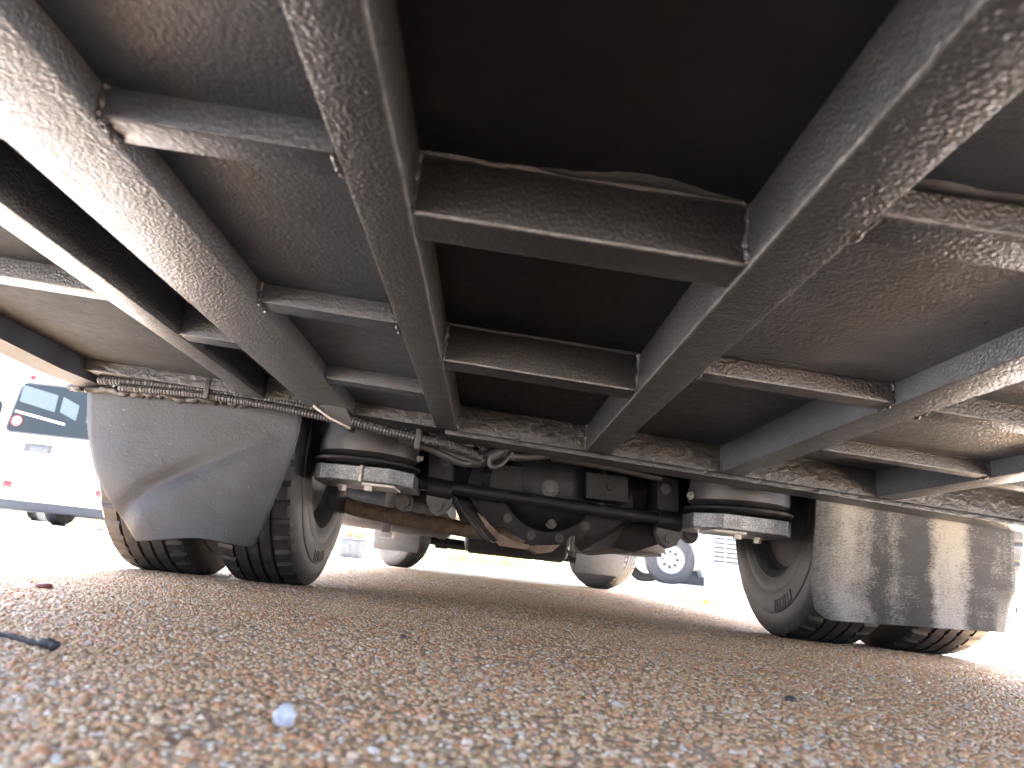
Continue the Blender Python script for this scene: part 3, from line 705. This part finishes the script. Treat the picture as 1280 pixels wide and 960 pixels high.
# ------------------------------------------------------------------ parked white bus behind on the left
def city_bus(loc, label, group):
    e = empty('parked_bus', loc); tag(e, label, 'bus', group)
    W2, Hb, L = 1.15, 2.75, 7.5
    def pt(nm, *a, **k): return box(nm, *a, parent=e, **k)
    bm = bmesh.new(); box_bm(bm, -W2, W2, 0, L, .40, Hb)
    bmesh.ops.bevel(bm, geom=bm.edges[:], offset=.14, segments=5, profile=.6, affect='EDGES'); sharpen(from_bm('body', bm, 'white', e), 40)
    # rear window with dark rubber edge, lower dark band
    bm = bmesh.new(); wv = [(-.98, 1.28), (.98, 1.28), (.90, 2.08), (-.90, 2.08)]
    A = [bm.verts.new((x, -.012, z)) for x, z in wv]; B = [bm.verts.new((x, .02, z)) for x, z in wv]
    bm.faces.new(A); bm.faces.new(B[::-1])
    for i in range(4): bm.faces.new((A[i], A[(i+1) % 4], B[(i+1) % 4], B[i]))
    bmesh.ops.bevel(bm, geom=[x for x in bm.edges if abs(x.verts[0].co.y-x.verts[1].co.y) > .01], offset=.07, segments=5, affect='EDGES')
    wf = from_bm('rear_window', bm, 'dark', e)
    bm = bmesh.new(); A = [bm.verts.new((x*.965, -.016, 1.68+(z-1.68)*.93)) for x, z in wv]; bm.faces.new(A); from_bm('pane', bm, 'busglass', wf)
    # see-through impression of the far windows: pale panes inside the dark glass
    for xa, xb, za, zb in ((-.86, -.30, 1.72, 1.98), (-.22, .05, 1.62, 1.86), (.2, .75, 1.5, 1.95)):
        bm = bmesh.new(); bm.faces.new([bm.verts.new(v) for v in ((xa, -.019, za+.05), (xb, -.019, za-.06), (xb, -.019, zb-.06), (xa, -.019, zb+.05))]); from_bm('reflected_pane', bm, 'paleglass', wf)
    box('handrail', -.88, -.1, -.024, -.020, 1.60, 1.63, 'steelwhite', wf, 0, lambda x, y, z: (x, y, z-.16*(x+.88)))
    box('handrail', .26, .30, -.024, -.020, 1.45, 1.9, 'yellow', wf, 0)
    # speed disc
    d = lathe('speed_disc', [(-.021, 0), (-.021, .085)], 'steelwhite', wf, 32, 'Y', (-.82, 0, 1.47)); lathe('speed_disc_rim', [(-.024, .066), (-.024, .088)], 'red', wf, 32, 'Y', (-.82, 0, 1.47))
    cu = bpy.data.curves.new('speed_figure', 'FONT'); cu.body = '10'; cu.size = .085; cu.align_x = 'CENTER'; cu.align_y = 'CENTER'
    tmp = bpy.data.objects.new('t', cu); C.objects.link(tmp); dg = bpy.context.evaluated_depsgraph_get(); me = bpy.data.meshes.new_from_object(tmp.evaluated_get(dg)); bpy.data.objects.remove(tmp)
    me.materials.clear(); t = link('speed_figure', me, 'dark', wf); t.location = (-.82, -.023, 1.47); t.rotation_euler = (math.pi/2, 0, 0)
    for x in (-.78, .60): pt('marker_reflector', x, x+.13, -.012, .03, .47, .57, mat='red', bev=.004)
    for x, m_ in ((-.86, 'concrete'), (-.76, 'red')): lathe('roof_lamp', [(-.03, 0), (-.03, .03), (-.015, .042), (.02, .042)], m_, e, 20, 'Y', (x, 0, 2.16))
    pt('plate_recess', -.62, -.20, -.008, .02, 1.02, 1.16, mat='dark', bev=.003)
    pt('number_plate', -.53, -.24, -.014, -.009, 1.035, 1.12, mat='flapg', bev=.002)
    for s in (-1, 1): pt('tail_lamp', s*1.09-.05, s*1.09+.05, -.01, .04, .98, 1.28, mat='red', bev=.01)
    pt('bumper', -1.1, 1.1, -.03, .2, .30, .42, mat='steelwhite', bev=.03)
    pt('under_tray', -1.0, 1.0, .0, 6.8, .17, .32, mat='dark', bev=.02)
    for s in (-1, 1):
        for y in (1.9, 6.0):
            wv_ = link('wheel', TYRE, None, e); wv_.location = (s*.92, y, TR-.004)
            r_ = link('rim', RIMF, None, wv_); 
            if s > 0: r_.rotation_euler = (0, 0, math.pi)
        for q in range(4): pt('side_window', s*1.152-.004, s*1.152+.004, .5+q*1.7, 2.05+q*1.7, 1.35, 2.15, mat='busglass', bev=.002)
    return e
k = NT('bus window glass'); k.set(Base_Color=(.010, .0145, .017, 1), Roughness=.2, Specular_IOR_Level=.25); M['busglass'] = k.m
k = NT('pale pane'); k.set(Base_Color=(.06, .078, .09, 1), Roughness=.2, Specular_IOR_Level=.25); M['paleglass'] = k.m
k = NT('yellow paint'); k.set(Base_Color=(.6, .5, .12, 1), Roughness=.4); M['yellow'] = k.m
city_bus((-6.48, 11, 0), 'white bus with its rear window and round speed sticker facing the camera', 'parked white buses')
city_bus((-9.98, 13.2, 0), 'white bus mostly hidden beside the bus with the speed sticker', 'parked white buses')

# ------------------------------------------------------------------ white coach on the right
M['flapgrey'] = mat_plain('silver wheel', (.36, .37, .37), .45, .3, .15, 20)
co = empty('coach', (3.5, 14, .11)); tag(co, 'long pale coach side-on with louvred side panel and pale wheel', 'coach')
cz = .11
bm = bmesh.new()
prof = [(-1.35, .30)]+[(-.56*math.cos(a), max(.30, .40+.56*math.sin(a))) for a in [math.pi*i/12 for i in range(13)]]+[(.62, .19), (1.25, .34), (8.5, .34), (8.5, 3.0), (-1.35, 3.0)]
A = [bm.verts.new((x, 0, z)) for x, z in prof]; B = [bm.verts.new((x, 2.45, z)) for x, z in prof]
bm.faces.new(A); bm.faces.new(B[::-1])
for i in range(len(A)): bm.faces.new((A[i], A[(i+1) % len(A)], B[(i+1) % len(A)], B[i]))
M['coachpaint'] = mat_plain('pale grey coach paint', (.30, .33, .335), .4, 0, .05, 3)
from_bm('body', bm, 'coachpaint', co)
ww = link('wheel', TYRE, None, co); ww.location = (0, .13, .46); ww.rotation_euler = (0, 0, math.pi/2); ww.scale = (1.1, 1.2, 1.2)
rw = lathe('rim', [(-.09, .232), (-.10, .22), (-.06, .19), (-.02, .15), (-.04, .10), (-.10, .085), (-.11, .05), (-.11, 0)], 'flapgrey', ww, 48, 'X'); rw.rotation_euler = (0, 0, 0)
for q in range(8):
    a = q*math.pi/4; bolt('wheel_nut', (-.06, .12*math.cos(a), .12*math.sin(a)), M['bracket'], ww, .014, .03, (-1, 0, 0))
for q in range(9): box('louvre', .82, 1.55, -.012, .004, .50+q*.085, .535+q*.085, 'dark', co, .002)
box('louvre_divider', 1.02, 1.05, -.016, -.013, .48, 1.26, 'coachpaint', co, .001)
box('filler_flap', .33, .42, -.008, .004, .53, .66, 'dark', co, .003)
box('hatch_seam', .60, .608, -.004, .002, .3, 1.4, 'dark', co, 0)
box('wheel_mud_flap', .22, .74, .30, .315, .03, .30, 'dark', co, .002)
for q in range(6): box('side_window', -1.1+q*1.6, .38+q*1.6, -.01, .004, 1.55, 2.55, 'glass', co, .004)
ww2 = link('wheel', TYRE, None, co); ww2.location = (6.4, .13, .46); ww2.rotation_euler = (0, 0, math.pi/2); ww2.scale = (1.1, 1.2, 1.2)
ww3 = link('wheel', TYRE, None, co); ww3.location = (0, 2.3, .46); ww3.rotation_euler = (0, 0, math.pi/2); ww3.scale = (1.1, 1.2, 1.2)
ww4 = link('wheel', TYRE, None, co); ww4.location = (6.4, 2.3, .46); ww4.rotation_euler = (0, 0, math.pi/2); ww4.scale = (1.1, 1.2, 1.2)

# ------------------------------------------------------------------ far side of the yard
fz = gz(5, 25)
wl = empty('boundary_wall', (0, 27, fz)); tag(wl, 'low pale concrete wall across the far side of the yard', 'wall')
for q in range(22): box('wall_panel', -24+q*2.2, -21.82+q*2.2, 0, .16, 0, 1.7, 'concrete', wl, .01)
def tuft_mesh(n, h, spread, seed, wd=.006):
    r2 = random.Random(seed); V, Fc = [], []
    for i in range(n):
        a = r2.uniform(0, 6.28); d = r2.uniform(0, spread); x, y = d*math.cos(a), d*math.sin(a); hh = h*r2.uniform(.5, 1); l = r2.uniform(.1, .6)*hh; b = r2.uniform(0, 6.28)
        tx, ty = math.cos(b+1.57)*wd, math.sin(b+1.57)*wd; n0 = len(V)
        V += [(x-tx, y-ty, 0), (x+tx, y+ty, 0), (x+math.cos(b)*l*.4+tx*.7, y+math.sin(b)*l*.4+ty*.7, hh*.6), (x+math.cos(b)*l*.4-tx*.7, y+math.sin(b)*l*.4-ty*.7, hh*.6), (x+math.cos(b)*l, y+math.sin(b)*l, hh)]
        Fc += [(n0, n0+1, n0+2, n0+3), (n0+3, n0+2, n0+4)]
    return V, Fc
V, Fc = [], []
for i in range(420):
    v, f_ = tuft_mesh(14, .55, .25, 500+i, .014); ox, oy = rnd.uniform(-16, 3.2), rnd.uniform(23.2, 26.6); b = len(V)
    V += [(p[0]+ox, p[1]+oy, p[2]+gz(ox, oy)) for p in v]; Fc += [tuple(q+b for q in f) for f in f_]
tag(mesh('verge_grass', V, Fc, 'drygrass'), 'strip of pale dry grass in front of the far wall', 'grass', kind='stuff')
M['turf'] = mat_plain('fresh grass', (.12, .2, .05), .6, 0, .3, 30)
def place_tuft(px, py, h, s, lab):
    p = pZ(px, py, .03); p = Vector((p.x, min(p.y, 13), 0)); v, f_ = tuft_mesh(260, h*.7, h*2.2, s, .003)
    o = mesh('grass_tuft', v, f_, 'turf'); o.location = (p.x, p.y, gz(p.x, p.y)); tag(o, lab, 'grass', 'grass tufts in the yard')
place_tuft(848, 742, .12, 1, 'largest green grass tuft growing in the yard before the coach'); place_tuft(882, 750, .08, 2, 'small green grass tuft between the larger tuft and the inner right tyre'); place_tuft(1262, 776, .10, 3, 'green grass tuft at the foot of the white fence')
cb = empty('utility_cabinet', (1.55, 22.5, gz(1.5, 22.5))); tag(cb, 'pale blue utility cabinet standing before the dry grass', 'cabinet')
box('body', -.2, .2, 0, .3, .06, .62, 'paleblue' if 'paleblue' in M else 'steelwhite', cb, .01); box('door', -.17, .17, -.012, -.001, .1, .56, 'steelwhite', cb, .004); box('plinth', -.22, .22, -.02, .32, 0, .058, 'concrete', cb, .006); box('handle', .10, .125, -.03, -.013, .3, .4, 'dark', cb, .003)
for i, (x, y, s) in enumerate(((2.05, 22.2, .24), (2.5, 22.6, .32), (2.95, 22.1, .2))):
    bm = bmesh.new(); bmesh.ops.create_icosphere(bm, subdivisions=3, radius=s); r2 = random.Random(i)
    ph = [r2.uniform(0, 6) for _ in range(6)]
    for v in bm.verts: v.co *= 1+.14*math.sin(v.co.x*9/s*.3+ph[0])+.12*math.sin(v.co.y*3/s+ph[1])+.1*math.sin(v.co.z*4/s+ph[2]); v.co.z *= .7
    o = from_bm('boulder', bm, 'concrete' if i != 1 else 'stain'); o.location = (x, y, gz(x, y)+s*.35)
    tag(o, ('pale boulder right beside the utility cabinet', 'tan boulder, largest of the three by the cabinet', 'small pale boulder farthest from the cabinet')[i], 'boulder')
# planter with dry stems left of the front wheel
pp = pZ(427, 692, 0); pl = empty('planter', (-1.75, 9.8, 0)); tag(pl, 'grey square planter with dry tan plant beyond the left front wheel', 'planter')
box('pot', -.16, .16, -.14, .14, 0, .24, 'grey', pl, .012); box('rim', -.175, .175, -.155, .155, .242, .275, 'grey', pl, .006)
v, f_ = tuft_mesh(160, .3, .15, 77, .008); o = mesh('dry_plant', [(a, b, c+.26) for a, b, c in v], f_, 'stain', pl)
# white fence with shrubs at the right
fe = empty('fence', (6.6, 8.6, 0)); tag(fe, 'white upright-bar fence beyond the splashed mud flap', 'fence')
for q in range(40): box('bar', -.6+q*.09, -.565+q*.09, 0, .03, .08, .98, 'steelwhite', fe, 0)
for zz in (.16, .86): box('rail', -.7, 3.1, .032, .07, zz, zz+.05, 'steelwhite', fe, .004)
for x in (-.75, 1.2, 3.1): box('post', x, x+.08, .0, .08, 0, 1.1, 'steelwhite', fe, .006)
def shrub(loc, r, h, seed, lab):
    r2 = random.Random(seed); e = empty('shrub', loc); tag(e, lab, 'shrub', 'shrubs behind the fence')
    V, Fc = [], []
    for i in range(2600):
        a = r2.uniform(0, 6.28); zz = r2.random(); rad = r*math.sqrt(r2.random())*(.55+.6*math.sin(math.pi*min(1, zz*.9+.08)))
        c = Vector((rad*math.cos(a), rad*math.sin(a), .1+zz*h)); u = Vector((r2.gauss(0, 1), r2.gauss(0, 1), r2.gauss(0, .6))).normalized(); v_ = u.cross(Vector((r2.gauss(0, 1), r2.gauss(0, 1), r2.gauss(0, 1)))).normalized()
        s = r2.uniform(.02, .045); n0 = len(V); V += [c-u*s, c+v_*s*.45, c+u*s, c-v_*s*.45]; Fc.append((n0, n0+1, n0+2, n0+3))
    mesh('crown', V, Fc, 'leaf', e)
    for q in range(5):
        a = q*1.25; tube('stem', [(0, 0, 0), (.1*math.cos(a), .1*math.sin(a), h*.4), (.3*r*math.cos(a), .3*r*math.sin(a), h*.8)], [.02, .014, .006], 'stain', e, 7)
for i, (x, y, r, h) in enumerate(((6.2, 9.6, .7, 1.7), (7.3, 9.9, .8, 2.1), (8.6, 9.7, .75, 1.8))): shrub((x, y, 0), r, h, 40+i, ('leafy shrub behind the end post of the fence', 'tallest leafy shrub behind the fence', 'leafy shrub behind the far end of the fence')[i])

# ------------------------------------------------------------------ small things on the ground
p = pZ(355, 899, .004)
bm = bmesh.new(); bmesh.ops.create_icosphere(bm, subdivisions=3, radius=1)
for v in bm.verts: v.co *= 1+.12*math.sin(v.co.x*3+1)*math.cos(v.co.y*2.3)+.06*math.sin(v.co.z*7)
for v in bm.verts: v.co = Vector((v.co.x*.0085, v.co.y*.0075, v.co.z*.007))
k = NT('pale blue stone'); k.l(k.ramp(k.noise(160, 4), [(.35, (.46, .48, .50)), (.7, (.72, .74, .76))]), k.b.inputs['Base Color']); k.set(Roughness=.5); k.bump(k.noise(400, 3), .0008)
o = from_bm('stone', bm, k.m, None, True); o.location = (p.x, p.y, .006); tag(o, 'pale blue-white stone lying loose on the brown gravel', 'stone')
a, b = pZ(-30, 797, .006), pZ(70, 812, .006)
V, Fc = tube_data(smooth_path([a+Vector((0, 0, .004)), a.lerp(b, .35)+Vector((0, .004, .005)), a.lerp(b, .7)+Vector((0, 0, .003)), a.lerp(b, .92)+Vector((0, 0, .004)), b+Vector((0, 0, .001))], 6), [v*rnd.uniform(.5, .75) for v in [.003, .003, .0032, .003, .003, .0032, .0036, .004]+[.0042]*3+[.004]*4+[.006]*2+[.0075]*4+[.0085]*2+[.007, .004]], 9)
tag(sharpen(mesh('twig', V, Fc, 'dark'), 60), 'dark twig with a thick knotted end on the gravel', 'twig')
for px, py, s, cc, lb in ((55, 733, .012, (.22, .07, .06), 'dark red stone on the gravel near the outer left tyre'), (990, 873, .007, (.05, .055, .06), 'flat dark grey stone chip on the gravel'), (505, 795, .006, (.08, .075, .07), 'dark brown stone chip on the gravel')):
    p = pZ(px, py, .003); bm = bmesh.new(); bmesh.ops.create_icosphere(bm, subdivisions=2, radius=s)
    for v in bm.verts: v.co *= 1+.2*math.sin(v.co.x/s*2.4+px); 
    for v in bm.verts: v.co.z *= .55
    o = from_bm('stone', bm, mat_plain('stone %d' % px, cc, .5, 0, .3, 200), None, True); o.location = (p.x, p.y, s*.3); tag(o, lb, 'stone')
